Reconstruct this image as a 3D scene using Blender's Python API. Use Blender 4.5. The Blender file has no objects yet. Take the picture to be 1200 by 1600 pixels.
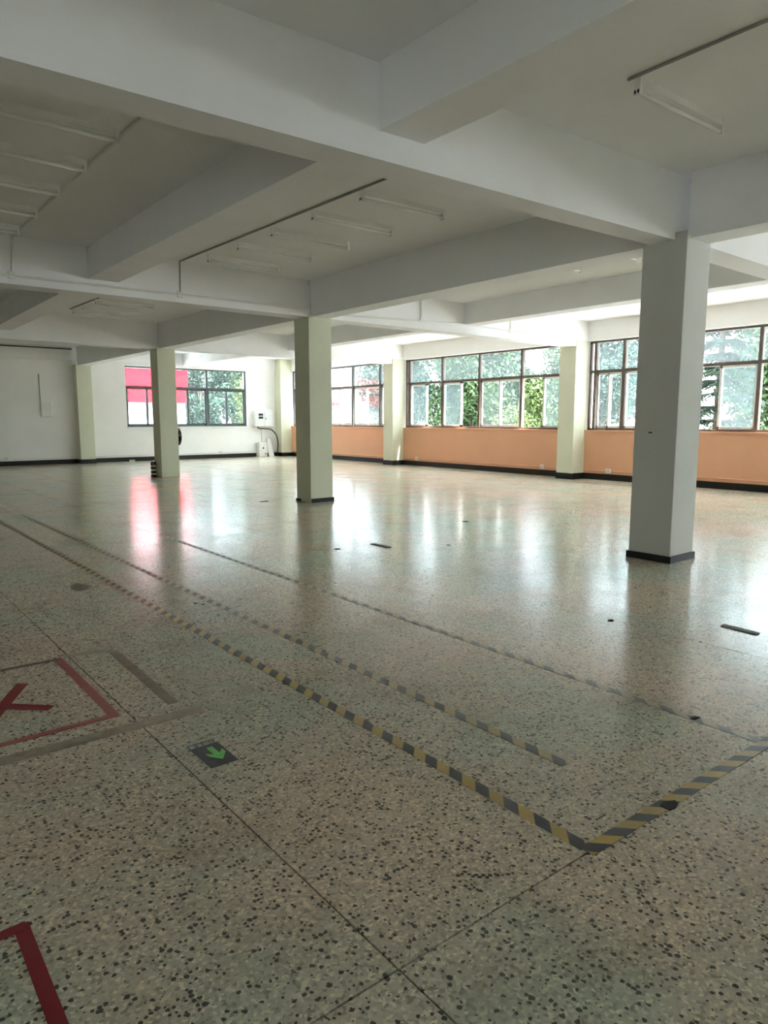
import bpy, bmesh, math, random
from mathutils import Vector, Matrix

random.seed(7)
scene = bpy.context.scene
COL = scene.collection
PI = math.pi

# ------------------------------------------------------------------ camera, sky, exposure
CAM_H = 1.28
F_PX, PITCH, YAW = 1079.1, 0.1334, 0.6820
cam_d = bpy.data.cameras.new('camera')
cam_d.sensor_fit = 'VERTICAL'
cam_d.sensor_height = 36.0
cam_d.lens = F_PX / 1600.0 * 36.0
cam_d.clip_start = 0.02
cam_d.clip_end = 400
cam = bpy.data.objects.new('camera', cam_d)
COL.objects.link(cam)
FW = Vector((math.sin(YAW) * math.cos(PITCH), math.cos(YAW) * math.cos(PITCH), -math.sin(PITCH)))
RT = Vector((math.cos(YAW), -math.sin(YAW), 0))
UP = RT.cross(FW)
M4 = Matrix((RT, UP, -FW)).transposed().to_4x4()
M4.translation = Vector((0, 0, CAM_H))
cam.matrix_world = M4
scene.camera = cam

world = bpy.data.worlds.new('overcast_sky')
scene.world = world
world.use_nodes = True
wn = world.node_tree.nodes
wbg = wn['Background']
wbg.inputs[0].default_value = (0.84, 0.94, 1.0, 1)      # bright, even overcast
wt = world.node_tree
tcw = wt.nodes.new('ShaderNodeTexCoord')              # overcast sky: zenith three times as bright as the horizon
sxw = wt.nodes.new('ShaderNodeSeparateXYZ')
wt.links.new(tcw.outputs['Generated'], sxw.inputs[0])
mxw = wt.nodes.new('ShaderNodeMath'); mxw.operation = 'MAXIMUM'; mxw.inputs[1].default_value = 0.0
wt.links.new(sxw.outputs[2], mxw.inputs[0])
maw = wt.nodes.new('ShaderNodeMath'); maw.operation = 'MULTIPLY_ADD'
SKY = 7.0
maw.inputs[1].default_value = SKY * 2 / 3
maw.inputs[2].default_value = SKY / 3
wt.links.new(mxw.outputs[0], maw.inputs[0])
wt.links.new(maw.outputs[0], wbg.inputs[1])
try:
    world.cycles.sampling_method = 'AUTOMATIC'
except Exception:
    pass

sun_d = bpy.data.lights.new('hazy_sun', 'SUN')
sun_d.energy = 27.0
sun_d.angle = math.radians(6)
sun_d.color = (1.0, 0.985, 0.97)
sun = bpy.data.objects.new('hazy_sun', sun_d)
COL.objects.link(sun)
sun.rotation_euler = Vector((-0.15, 0.62, -1.0)).to_track_quat('-Z', 'Y').to_euler()

vs = scene.view_settings
vs.view_transform = 'Standard'
vs.look = 'None'
vs.gamma = 1.0
vs.exposure = 1.79
vs.use_curve_mapping = False
cy = scene.cycles
cy.max_bounces = 14
cy.diffuse_bounces = 9
cy.glossy_bounces = 5
cy.transmission_bounces = 8
cy.transparent_max_bounces = 16
cy.caustics_reflective = False
cy.caustics_refractive = False
cy.sample_clamp_indirect = 12.0
cy.use_denoising = True
try:
    cy.denoiser = 'OPENIMAGEDENOISE'
    cy.denoising_input_passes = 'RGB_ALBEDO_NORMAL'
    cy.denoising_prefilter = 'ACCURATE'
except Exception:
    pass


# ------------------------------------------------------------------ node helpers and materials
def new_mat(name):
    m = bpy.data.materials.new(name)
    m.use_nodes = True
    nt = m.node_tree
    return m, nt, nt.nodes['Principled BSDF']


def N(nt, kind, **kw):
    n = nt.nodes.new(kind)
    for k, v in kw.items():
        setattr(n, k, v)
    return n


def ramp(nt, src, stops):
    r = N(nt, 'ShaderNodeValToRGB')
    el = r.color_ramp.elements
    while len(el) < len(stops):
        el.new(0.5)
    for e, (p, c) in zip(el, stops):
        e.position = p
        e.color = c if len(c) == 4 else (*c, 1)
    nt.links.new(src, r.inputs[0])
    return r.outputs[0]


def mix(nt, fac, a, b, mode='MIX'):
    n = N(nt, 'ShaderNodeMix', data_type='RGBA', blend_type=mode)
    for sock, v in ((n.inputs[0], fac), (n.inputs[6], a), (n.inputs[7], b)):
        if isinstance(v, (int, float)):
            sock.default_value = v
        elif isinstance(v, tuple):
            sock.default_value = v if len(v) == 4 else (*v, 1)
        else:
            nt.links.new(v, sock)
    return n.outputs[2]


def math_n(nt, op, a, b=None, c=None, clamp=False):
    n = N(nt, 'ShaderNodeMath', operation=op, use_clamp=clamp)
    for i, v in enumerate((a, b, c)):
        if v is None:
            continue
        if isinstance(v, (int, float)):
            n.inputs[i].default_value = v
        else:
            nt.links.new(v, n.inputs[i])
    return n.outputs[0]


def noise(nt, vec, scale, detail=3, rough=0.5):
    n = N(nt, 'ShaderNodeTexNoise')
    n.inputs['Scale'].default_value = scale
    n.inputs['Detail'].default_value = detail
    n.inputs['Roughness'].default_value = rough
    if vec is not None:
        nt.links.new(vec, n.inputs['Vector'])
    return n.outputs[0]


def pos(nt):
    return N(nt, 'ShaderNodeNewGeometry').outputs['Position']


def paint(name, col, rough=0.75, var=0.06, scale=1.3, bump=0.15, spec=0.3, metallic=0.0):
    """painted plaster, metal or plastic: slight mottling and fine relief"""
    m, nt, b = new_mat(name)
    p = pos(nt)
    n1 = noise(nt, p, scale, 4, 0.6)
    dark = tuple(c * (1 - var) for c in col)
    lite = tuple(min(1, c * (1 + var * 0.6)) for c in col)
    nt.links.new(ramp(nt, n1, [(0.3, dark), (0.7, lite)]), b.inputs['Base Color'])
    b.inputs['Roughness'].default_value = rough
    b.inputs['Specular IOR Level'].default_value = spec
    b.inputs['Metallic'].default_value = metallic
    if bump:
        bn = N(nt, 'ShaderNodeBump')
        bn.inputs['Strength'].default_value = bump
        bn.inputs['Distance'].default_value = 0.002
        nt.links.new(noise(nt, p, 60, 3), bn.inputs['Height'])
        nt.links.new(bn.outputs[0], b.inputs['Normal'])
    return m


def terrazzo():
    m, nt, b = new_mat('polished terrazzo')
    p = pos(nt)
    wob = N(nt, 'ShaderNodeVectorMath', operation='ADD')
    nz = N(nt, 'ShaderNodeTexNoise')
    nz.inputs['Scale'].default_value = 90
    nt.links.new(p, nz.inputs['Vector'])
    sc = N(nt, 'ShaderNodeVectorMath', operation='SCALE')
    sc.inputs['Scale'].default_value = 0.008
    nt.links.new(nz.outputs['Color'], sc.inputs[0])
    nt.links.new(p, wob.inputs[0])
    nt.links.new(sc.outputs[0], wob.inputs[1])
    q = wob.outputs[0]

    def vor(scale):
        v = N(nt, 'ShaderNodeTexVoronoi', voronoi_dimensions='2D', feature='F1')
        v.inputs['Scale'].default_value = scale
        nt.links.new(q, v.inputs['Vector'])
        s = N(nt, 'ShaderNodeSeparateColor')
        nt.links.new(v.outputs['Color'], s.inputs[0])
        return v.outputs['Distance'], s.outputs
    d1, c1 = vor(70)       # stone chips about 15 mm
    d2, c2 = vor(120)      # small chips
    # cement: patches of grey green and of brown beige
    big = noise(nt, p, 0.9, 4, 0.6)
    cement = ramp(nt, big, [(0.38, (0.615, 0.50, 0.385)), (0.50, (0.565, 0.50, 0.39)), (0.60, (0.49, 0.505, 0.395))])
    small = ramp(nt, c2[0], [(0.0, (0.55, 0.55, 0.55)), (0.2, (0.84, 0.84, 0.84)), (0.75, (1.03, 1.03, 1.03)), (1.0, (1.45, 1.42, 1.35))])
    col = mix(nt, 1.0, cement, small, 'MULTIPLY')
    # chips shrink with their own random size
    size = math_n(nt, 'MULTIPLY_ADD', c1[1], 0.42, 0.10)
    inside = math_n(nt, 'LESS_THAN', d1, size)
    is_dark = math_n(nt, 'LESS_THAN', c1[0], 0.26)
    is_lite = math_n(nt, 'GREATER_THAN', c1[0], 0.74)
    dark = math_n(nt, 'MULTIPLY', inside, is_dark)
    lite = math_n(nt, 'MULTIPLY', inside, is_lite)
    col = mix(nt, math_n(nt, 'MULTIPLY', lite, 0.35), col, (0.60, 0.58, 0.48))
    col = mix(nt, math_n(nt, 'MULTIPLY', dark, 0.9), col, (0.045, 0.050, 0.042))
    # old dirt, worn in with a shape of its own
    dirt = ramp(nt, noise(nt, p, 1.7, 6, 0.65), [(0.52, (0, 0, 0)), (0.72, (1, 1, 1))])
    col = mix(nt, math_n(nt, 'MULTIPLY', dirt, 0.42), col, (0.22, 0.165, 0.10))
    nt.links.new(col, b.inputs['Base Color'])
    rr = noise(nt, p, 2.3, 5, 0.6)
    rough = math_n(nt, 'MULTIPLY_ADD', rr, 0.16, 0.11)
    nt.links.new(rough, b.inputs['Roughness'])
    b.inputs['Specular IOR Level'].default_value = 0.32
    bn = N(nt, 'ShaderNodeBump')
    bn.inputs['Strength'].default_value = 0.10
    bn.inputs['Distance'].default_value = 0.004
    nt.links.new(noise(nt, p, 9, 4), bn.inputs['Height'])
    nt.links.new(bn.outputs[0], b.inputs['Normal'])
    return m


def stripe_mat(name, fade, tone=1.0):
    """black and yellow marking tape: printed diagonal stripes along local X, worn"""
    m, nt, b = new_mat(name)
    tc = N(nt, 'ShaderNodeTexCoord')
    s = N(nt, 'ShaderNodeSeparateXYZ')
    nt.links.new(tc.outputs['Object'], s.inputs[0])
    u = math_n(nt, 'ADD', s.outputs[0], s.outputs[1])
    fr = math_n(nt, 'FRACT', math_n(nt, 'DIVIDE', u, 0.13))
    st = math_n(nt, 'LESS_THAN', fr, 0.5)
    p = pos(nt)
    wear = ramp(nt, noise(nt, p, 7, 5, 0.7), [(0.35, (0, 0, 0)), (0.7, (1, 1, 1))])
    yel = mix(nt, wear, (0.50 * tone, 0.33 * tone, 0.035), (0.36 * tone, 0.26 * tone, 0.10))
    blk = mix(nt, wear, (0.020, 0.021, 0.024), (0.05, 0.05, 0.05))
    col = mix(nt, st, yel, blk)
    w2 = noise(nt, p, 3.1, 5, 0.7)
    fd = math_n(nt, 'MULTIPLY', ramp(nt, w2, [(0.3, (0.3, 0.3, 0.3)), (0.7, (1, 1, 1))]), fade)
    fd = math_n(nt, 'MULTIPLY', fd, math_n(nt, 'MULTIPLY_ADD', st, -0.6, 1.0))      # the black print wears less
    col = mix(nt, fd, col, (0.36, 0.335, 0.25))
    nt.links.new(col, b.inputs['Base Color'])
    b.inputs['Roughness'].default_value = 0.38
    return m


def worn_tape(name, col, worn, amount):
    m, nt, b = new_mat(name)
    p = pos(nt)
    w = ramp(nt, noise(nt, p, 13, 6, 0.7), [(0.40, (0, 0, 0)), (0.72, (1, 1, 1))])
    nt.links.new(mix(nt, math_n(nt, 'MULTIPLY', w, amount), col, worn), b.inputs['Base Color'])
    b.inputs['Roughness'].default_value = 0.5
    return m


def glass_mat(name, haze, tint):
    """thin pane: see-through with a gloss and a film of dust"""
    m = bpy.data.materials.new(name)
    m.use_nodes = True
    nt = m.node_tree
    nt.nodes.remove(nt.nodes['Principled BSDF'])
    out = nt.nodes['Material Output']
    tr = N(nt, 'ShaderNodeBsdfTransparent')
    tr.inputs[0].default_value = (*tint, 1)
    gl = N(nt, 'ShaderNodeBsdfGlossy')
    gl.inputs['Roughness'].default_value = 0.03
    du = N(nt, 'ShaderNodeBsdfTranslucent')
    du.inputs[0].default_value = (0.74, 0.83, 0.86, 1)
    lw = N(nt, 'ShaderNodeLayerWeight')
    lw.inputs[0].default_value = 0.18
    m1 = N(nt, 'ShaderNodeMixShader')
    nt.links.new(math_n(nt, 'MULTIPLY', lw.outputs['Fresnel'], 0.5), m1.inputs[0])
    nt.links.new(tr.outputs[0], m1.inputs[1])
    nt.links.new(gl.outputs[0], m1.inputs[2])
    m2 = N(nt, 'ShaderNodeMixShader')
    hz = math_n(nt, 'MULTIPLY_ADD', noise(nt, pos(nt), 3.0, 5, 0.7), haze, haze * 0.5)
    nt.links.new(hz, m2.inputs[0])
    nt.links.new(m1.outputs[0], m2.inputs[1])
    nt.links.new(du.outputs[0], m2.inputs[2])
    nt.links.new(m2.outputs[0], out.inputs[0])
    return m


def rusty(name, base, rust, amount):
    m, nt, b = new_mat(name)
    p = pos(nt)
    w = ramp(nt, noise(nt, p, 6, 7, 0.75), [(0.5 - amount * 0.3, (0, 0, 0)), (0.75 - amount * 0.2, (1, 1, 1))])
    nt.links.new(mix(nt, w, base, rust), b.inputs['Base Color'])
    b.inputs['Roughness'].default_value = 0.7
    return m


def leaf_mat(name, c0, c1):
    m, nt, b = new_mat(name)
    p = pos(nt)
    nt.links.new(ramp(nt, noise(nt, p, 2.2, 5, 0.7), [(0.3, c0), (0.7, c1)]), b.inputs['Base Color'])
    b.inputs['Roughness'].default_value = 0.6
    b.inputs['Specular IOR Level'].default_value = 0.2
    b.inputs['Subsurface Weight'].default_value = 0.0
    return m


MAT = {
    'ceiling': paint('ceiling whitewash', (0.86, 0.865, 0.875), 0.85, 0.04),
    'wall': paint('wall whitewash', (0.85, 0.85, 0.83), 0.8, 0.04),
    'peach': paint('peach wall paint', (0.70, 0.385, 0.235), 0.7, 0.06, 0.8),
    'column_grey': paint('column whitewash', (0.64, 0.64, 0.61), 0.75, 0.05),
    'column_green': paint('column pale green paint', (0.67, 0.69, 0.54), 0.7, 0.05),
    'black': paint('black skirting paint', (0.012, 0.012, 0.012), 0.45, 0.2, 3, 0.1),
    'terrazzo': terrazzo(),
    'joint': paint('joint dirt', (0.045, 0.040, 0.032), 0.8, 0.3, 8, 0.0),
    'hazard': stripe_mat('hazard tape', 0.15),
    'hazard_worn': stripe_mat('hazard tape worn', 0.55, 0.9),
    'hazard_faint': stripe_mat('hazard tape faint', 0.9, 0.8),
    'red_tape': worn_tape('red tape', (0.235, 0.010, 0.016), (0.20, 0.035, 0.035), 0.5),
    'red_worn': worn_tape('red tape worn', (0.36, 0.075, 0.068), (0.33, 0.17, 0.13), 0.7),
    'red_faint': worn_tape('red tape faint', (0.22, 0.09, 0.07), (0.17, 0.15, 0.11), 0.9),
    'residue_faint': worn_tape('faint glue residue', (0.25, 0.205, 0.14), (0.40, 0.355, 0.265), 0.95),
    'residue': worn_tape('brown glue residue', (0.17, 0.14, 0.09), (0.30, 0.26, 0.18), 0.9),
    'sign_dark': paint('sign film', (0.075, 0.078, 0.082), 0.5, 0.25, 30, 0),
    'sign_green': paint('arrow green film', (0.20, 0.62, 0.17), 0.5, 0.2, 30, 0),
    'sign_pale': paint('sign lettering', (0.75, 0.77, 0.74), 0.5, 0.4, 60, 0),
    'steel': rusty('window steel', (0.085, 0.10, 0.10), (0.12, 0.085, 0.06), 0.35),
    'steel_rust': rusty('rusted window steel', (0.13, 0.125, 0.11), (0.11, 0.06, 0.04), 0.55),
    'steel_teal': rusty('green grey window steel', (0.085, 0.115, 0.12), (0.12, 0.11, 0.10), 0.2),
    'sash': paint('white window sash', (0.72, 0.73, 0.72), 0.5, 0.15, 6, 0.05),
    'glass_far': glass_mat('far dusty pane', 0.012, (0.90, 0.935, 0.935)),
    'glass': glass_mat('dusty pane', 0.020, (0.90, 0.935, 0.935)),
    'glass_top': glass_mat('dusty top pane', 0.036, (0.88, 0.925, 0.93)),
    'lamp_white': paint('lamp enamel', (0.88, 0.88, 0.86), 0.35, 0.05, 3, 0, 0.5),
    'tube': paint('lamp tube glass', (0.95, 0.95, 0.94), 0.15, 0.02, 3, 0, 0.9),
    'dark': paint('dark plastic', (0.02, 0.02, 0.022), 0.4, 0.2, 8, 0),
    'conduit': paint('grey conduit', (0.30, 0.30, 0.275), 0.6, 0.1, 3, 0),
    'trunk_white': paint('white trunking', (0.76, 0.76, 0.73), 0.5, 0.06, 3, 0),
    'trunk_peach': paint('peach painted trunking', (0.72, 0.42, 0.27), 0.5, 0.06, 3, 0),
    'cabinet': paint('cabinet enamel', (0.80, 0.80, 0.78), 0.4, 0.06, 2, 0),
    'wood': paint('old board', (0.11, 0.10, 0.085), 0.6, 0.3, 9, 0.2),
    'hose': paint('dark hose rubber', (0.035, 0.036, 0.032), 0.45, 0.2, 8, 0),
    'roll_dark': paint('dark roll', (0.018, 0.02, 0.016), 0.25, 0.2, 8, 0, 0.6),
    'roll_pale': paint('pale roll core', (0.62, 0.62, 0.45), 0.4, 0.1, 8, 0),
    'debris': paint('dirt crumbs', (0.03, 0.027, 0.022), 0.8, 0.3, 30, 0),
    'pale_scrap': paint('pale scrap paper', (0.6, 0.6, 0.58), 0.7, 0.1, 30, 0),
    'ground': paint('pale concrete yard', (0.44, 0.435, 0.43), 0.9, 0.2, 0.5, 0),
    'bark': paint('bark', (0.055, 0.045, 0.036), 0.9, 0.3, 7, 0),
    'leaf_mid': leaf_mat('mid green leaves', (0.0101, 0.0293, 0.0112), (0.0310, 0.0591, 0.0169)),
    'leaf_teal': leaf_mat('blue green leaves', (0.0079, 0.0254, 0.0169), (0.0214, 0.0479, 0.0293)),
    'leaf_lime': leaf_mat('yellow green leaves', (0.0225, 0.0479, 0.0101), (0.0562, 0.0844, 0.0225)),
    'leaf_red': leaf_mat('reddish leaves', (0.028, 0.026, 0.018), (0.046, 0.034, 0.030)),
    'needle': leaf_mat('dark needles', (0.008, 0.020, 0.012), (0.022, 0.042, 0.026)),
    'out_white': paint('outdoor white render', (0.45, 0.455, 0.46), 0.85, 0.08, 0.6, 0),
    'out_pale': paint('outdoor pale render', (0.16, 0.165, 0.18), 0.85, 0.08, 0.6, 0),
    'out_red': paint('red sheet cladding', (0.42, 0.003, 0.008), 0.9, 0.12, 0.7, 0, 0.05),
    'out_grey': paint('outdoor grey render', (0.16, 0.17, 0.19), 0.85, 0.1, 0.6, 0),
    'roof_grey': paint('grey roof sheet', (0.075, 0.08, 0.095), 0.7, 0.15, 1, 0),
    'out_glass': paint('far window glass', (0.03, 0.035, 0.045), 0.15, 0.1, 1, 0),
    'brick_red': paint('outdoor red wall', (0.20, 0.06, 0.045), 0.85, 0.15, 2, 0),
}


# ------------------------------------------------------------------ mesh helpers
class MB:
    def __init__(self):
        self.v, self.f, self.mi = [], [], []

    def add(self, vs_, fs_, mi=0):
        o = len(self.v)
        self.v += [tuple(v) for v in vs_]
        self.f += [tuple(i + o for i in f) for f in fs_]
        self.mi += [mi] * len(fs_)
        return self

    def prism(self, xy, z0, z1, mi=0):
        n = len(xy)
        a = sum(xy[i][0] * xy[(i + 1) % n][1] - xy[(i + 1) % n][0] * xy[i][1] for i in range(n))
        if a < 0:
            xy = list(reversed(xy))
        vs_ = [(x, y, z0) for x, y in xy] + [(x, y, z1) for x, y in xy]
        fs_ = [tuple(reversed(range(n))), tuple(range(n, 2 * n))]
        fs_ += [(i, (i + 1) % n, (i + 1) % n + n, i + n) for i in range(n)]
        return self.add(vs_, fs_, mi)

    def box(self, x0, x1, y0, y1, z0, z1, mi=0):
        x0, x1 = sorted((x0, x1)); y0, y1 = sorted((y0, y1)); z0, z1 = sorted((z0, z1))
        return self.prism([(x0, y0), (x1, y0), (x1, y1), (x0, y1)], z0, z1, mi)

    def tube(self, pts, r, n=8, mi=0, taper=None):
        pts = [Vector(p) for p in pts]
        rings = []
        up = Vector((0, 0, 1))
        for i, p in enumerate(pts):
            d = (pts[min(i + 1, len(pts) - 1)] - pts[max(i - 1, 0)]).normalized()
            a = d.cross(up)
            if a.length < 1e-3:
                a = d.cross(Vector((1, 0, 0)))
            a.normalize()
            b = a.cross(d)
            rr = r if taper is None else r + (taper - r) * i / max(1, len(pts) - 1)
            rings.append([p + a * math.cos(2 * PI * k / n) * rr + b * math.sin(2 * PI * k / n) * rr for k in range(n)])
        vs_ = [v for ring in rings for v in ring]
        fs_ = []
        for i in range(len(pts) - 1):
            for k in range(n):
                fs_.append((i * n + k, i * n + (k + 1) % n, (i + 1) * n + (k + 1) % n, (i + 1) * n + k))
        fs_.append(tuple(reversed(range(n))))
        fs_.append(tuple(range((len(pts) - 1) * n, len(pts) * n)))
        return self.add(vs_, fs_, mi)

    def build(self, name, mats, parent=None, origin=(0, 0, 0), bevel=0.0, smooth=False, recalc=True):
        me = bpy.data.meshes.new(name)
        ox, oy, oz = origin
        me.from_pydata([(x - ox, y - oy, z - oz) for x, y, z in self.v], [], self.f)
        if not isinstance(mats, (list, tuple)):
            mats = [mats]
        for m in mats:
            me.materials.append(MAT[m])
        me.polygons.foreach_set('material_index', self.mi)
        if recalc:
            bm = bmesh.new()
            bm.from_mesh(me)
            if bevel:
                bmesh.ops.bevel(bm, geom=list(bm.edges), offset=bevel, segments=2, affect='EDGES', profile=0.5)
            bmesh.ops.recalc_face_normals(bm, faces=bm.faces)
            bm.to_mesh(me)
            bm.free()
        if smooth:
            me.polygons.foreach_set('use_smooth', [True] * len(me.polygons))
        me.update()
        o = bpy.data.objects.new(name, me)
        COL.objects.link(o)
        if parent is not None:
            o.parent = parent
        else:
            o.location = origin
        return o


def tag(o, label, cat=None, group=None, kind=None):
    o['label'] = label
    if cat:
        o['category'] = cat
    if group:
        o['group'] = group
    if kind:
        o['kind'] = kind
    return o


def empty(name, loc, label, cat=None, group=None, kind=None):
    o = bpy.data.objects.new(name, None)
    o.empty_display_size = 0.1
    o.location = loc
    COL.objects.link(o)
    return tag(o, label, cat, group, kind)


def to_px(P):
    d = Vector(P) - Vector((0, 0, CAM_H))
    z = d.dot(FW)
    if z < 0.05:
        return None
    return 600 + F_PX * d.dot(RT) / z, 800 - F_PX * d.dot(UP) / z


# ------------------------------------------------------------------ dimensions (metres)
XL, YB = -7.6, -8.7                # left and back walls
XW, YF = 12.858, 21.384            # window wall (right), far wall
ZS = 3.33                          # slab underside
ZB, ZB2 = 2.80, 2.96               # main / secondary beam undersides
XC, CW = 5.808, 0.409              # column row and column width
YC = [3.10, 8.94, 14.947]          # columns
YP = 21.043                        # far pilaster
SILL, HEAD = 1.046, 2.925
T = 0.30                           # wall thickness

# ------------------------------------------------------------------ floor of cast terrazzo panels
floor = MB().box(XL - T, XW + T, YB - T, YF + T, -0.25, -0.006).build('floor', 'joint')
tag(floor, 'polished grey green terrazzo floor cast in long panels with thin joints', kind='structure')
xs = [0.95, 2.84, 3.86, 4.93, 5.95, 6.95, 7.95, 8.95, 9.95, 10.95, 11.95, XW]
x = 0.95
while x - 1.45 > XL:
    x -= 1.0
    xs.insert(0, x)
xs.insert(0, XL)
ys = [YB, -7.6, -4.7, -1.79, 1.115, 4.03, 6.95, 9.88, 12.80, 15.73, 18.65, YF]
GAP = 0.0028


def skew(y0, x_):                  # the crosswise joints near the camera run slightly askew
    k = max(0.0, 1 - abs(y0 - 1.115) / 2.8)
    return y0 - 0.026 * k * (x_ - 0.95)


rest = MB()
cells = []
for i in range(len(xs) - 1):
    for j in range(len(ys) - 1):
        xa, xb = xs[i] + GAP, xs[i + 1] - GAP
        quad = [(xa, skew(ys[j], xa) + GAP), (xb, skew(ys[j], xb) + GAP), (xb, skew(ys[j + 1], xb) - GAP), (xa, skew(ys[j + 1], xa) - GAP)]
        seen = False
        for a in range(7):
            for c in range(13):
                q = to_px((xa + (xb - xa) * a / 6, ys[j] + (ys[j + 1] - ys[j]) * c / 12, 0))
                if q and -5 < q[0] < 1205 and -5 < q[1] < 1605:
                    seen = True
        cells.append((not seen, quad))
for hid, quad in cells:
    if not hid:
        MB().prism(quad, -0.006, 0.0).build('terrazzo_panel', 'terrazzo', floor)
    else:
        rest.prism(quad, -0.006, 0.0)
rs = rest.build('terrazzo_panels_beyond', 'terrazzo', floor)
rs['kind'] = 'stuff'

# ------------------------------------------------------------------ ceiling slab and beams
ceil = MB().box(XL - T, XW + T, YB - T, YF + T, ZS, ZS + 0.2).build('ceiling', 'ceiling')
tag(ceil, 'whitewashed concrete ceiling slab with a grid of deep beams', kind='structure')


def beam(xy, z0):
    return MB().prism(xy, z0, ZS).build('beam', 'ceiling', ceil)


def rect(x0, x1, y0, y1):
    return [(x0, y0), (x1, y0), (x1, y1), (x0, y1)]


def b1_near(X): return 3.19 + (5.8 - X) * 0.052
def b1_far(X): return 3.41 + (5.8 - X) * 0.058


# cross beams (towards the windows), one per column
beam([(XL, b1_near(XL)), (XC + CW, 3.19), (XC + CW, 3.42), (XL, b1_far(XL))], ZB)
beam([(XC + CW, 3.15), (XW, 3.15), (XW, 3.45), (XC + CW, 3.45)], ZB)
beam(rect(XL, XC + 0.02, 8.95, 9.27), ZB)
beam(rect(XC + CW - 0.02, XW, 8.95, 9.27), ZB)
beam(rect(XL, XC + 0.02, 14.97, 15.30), ZB)
beam(rect(XC + CW - 0.02, XW, 14.97, 15.30), ZB)
beam(rect(XL, XW, -2.75, -2.45), ZB)
# long beams over the column row
for y0, y1 in ((YB, 3.12), (3.48, 8.97), (9.32, 14.97), (15.33, YP + 0.05)):
    beam(rect(5.86, 6.165, y0, y1), ZB)
# secondary long beams half way between the rows
beam([(2.765, YB), (3.06, YB), (3.03, 8.95), (2.665, 8.95)], ZB2)
beam(rect(2.665, 3.00, 9.27, 14.97), ZB2)
beam(rect(2.665, 3.00, 15.30, YF), ZB2)
beam(rect(9.11, 9.43, YB, 8.95), ZB2)
beam(rect(9.11, 9.43, 9.27, 14.97), ZB2)
beam(rect(9.11, 9.43, 15.30, YF), ZB2)
for y0, y1 in ((YB, 3.6), (3.9, 8.95), (9.27, 14.97), (15.3, YF)):
    beam(rect(-1.0, -0.7, y0, y1), ZB)
    beam(rect(-4.4, -4.1, y0, y1), ZB2)

# ------------------------------------------------------------------ walls
BAYS = [(15.356, 20.975), (9.349, 14.947), (3.509, 8.94), (-2.30, 3.10), (-8.10, -2.70)]
PIL = [(14.947, 15.356), (8.94, 9.349), (3.10, 3.509), (-2.70, -2.30), (20.975, YF)]
PD = 0.41
wr = MB()
wr.box(XW, XW + T, YB - T, YF + T, -0.25, SILL, 1)
wr.box(XW, XW + T, YB - T, YF + T, HEAD, ZS + 0.2, 0)
edges = sorted(BAYS)
prev = YB - T
for a, b in edges:
    wr.box(XW, XW + T, prev, a, SILL, HEAD, 0)
    prev = b
wr.box(XW, XW + T, prev, YF + T, SILL, HEAD, 0)
wall_right = wr.build('wall_right', ['wall', 'peach'])
tag(wall_right, 'long window wall, peach below the sills and white above', kind='structure')
for a, b in PIL:
    MB().box(XW - PD, XW + 0.01, a, b, 0, ZS if b > 20 else 2.93).build('pilaster', 'column_green', wall_right, bevel=0)
    MB().box(XW - PD - 0.012, XW, a - 0.012, min(b + 0.012, YF), 0, 0.13).build('pilaster_skirting', 'black', wall_right)
for a, b in BAYS:
    MB().box(XW - 0.02, XW + 0.16, a, b, SILL - 0.03, SILL + 0.004).build('sill_board', 'peach', wall_right)
bb = MB()
prev = YB
for a, b in sorted(PIL):
    bb.box(XW - 0.014, XW, prev, a - 0.012, 0, 0.13)
    prev = b + 0.012
base_r = bb.build('baseboard_right', 'black')
tag(base_r, 'black painted skirting along the peach window wall', kind='structure')

# far wall with one window
FX0, FX1, FZ0, FZ1 = 7.30, 11.37, 1.042, 2.885
wf = MB()
wf.box(XL - T, XW, YF, YF + T, -0.25, FZ0)
wf.box(XL - T, XW, YF, YF + T, FZ1, ZS + 0.2)
wf.box(XL - T, FX0, YF, YF + T, FZ0, FZ1)
wf.box(FX1, XW, YF, YF + T, FZ0, FZ1)
wall_far = wf.build('wall_far', 'wall')
tag(wall_far, 'white far wall with a single wide window', kind='structure')
MB().box(XC, XC + CW, YP, YF + 0.01, 0, ZB + 0.03).build('pilaster', 'column_green', wall_far)
MB().box(XC - 0.012, XC + CW + 0.012, YP - 0.012, YF, 0, 0.13).build('pilaster_skirting', 'black', wall_far)
MB().box(XL, XC, YF - 0.05, YF, 2.95, ZS).build('wall_beam', 'ceiling', wall_far)
MB().box(XC + CW, XW - PD, YF - 0.05, YF, 2.98, ZS).build('wall_beam', 'ceiling', wall_far)
MB().box(FX0 - 0.03, FX1 + 0.03, YF - 0.03, YF + 0.14, FZ0 - 0.03, FZ0 + 0.004).build('sill_board', 'wall', wall_far)
bb = MB()
bb.box(XL, XC - 0.012, YF - 0.014, YF, 0, 0.13)
bb.box(XC + CW + 0.012, XW - PD - 0.012, YF - 0.014, YF, 0, 0.13)
base_f = bb.build('baseboard_far', 'black')
tag(base_f, 'black painted skirting along the white far wall', kind='structure')

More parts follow.
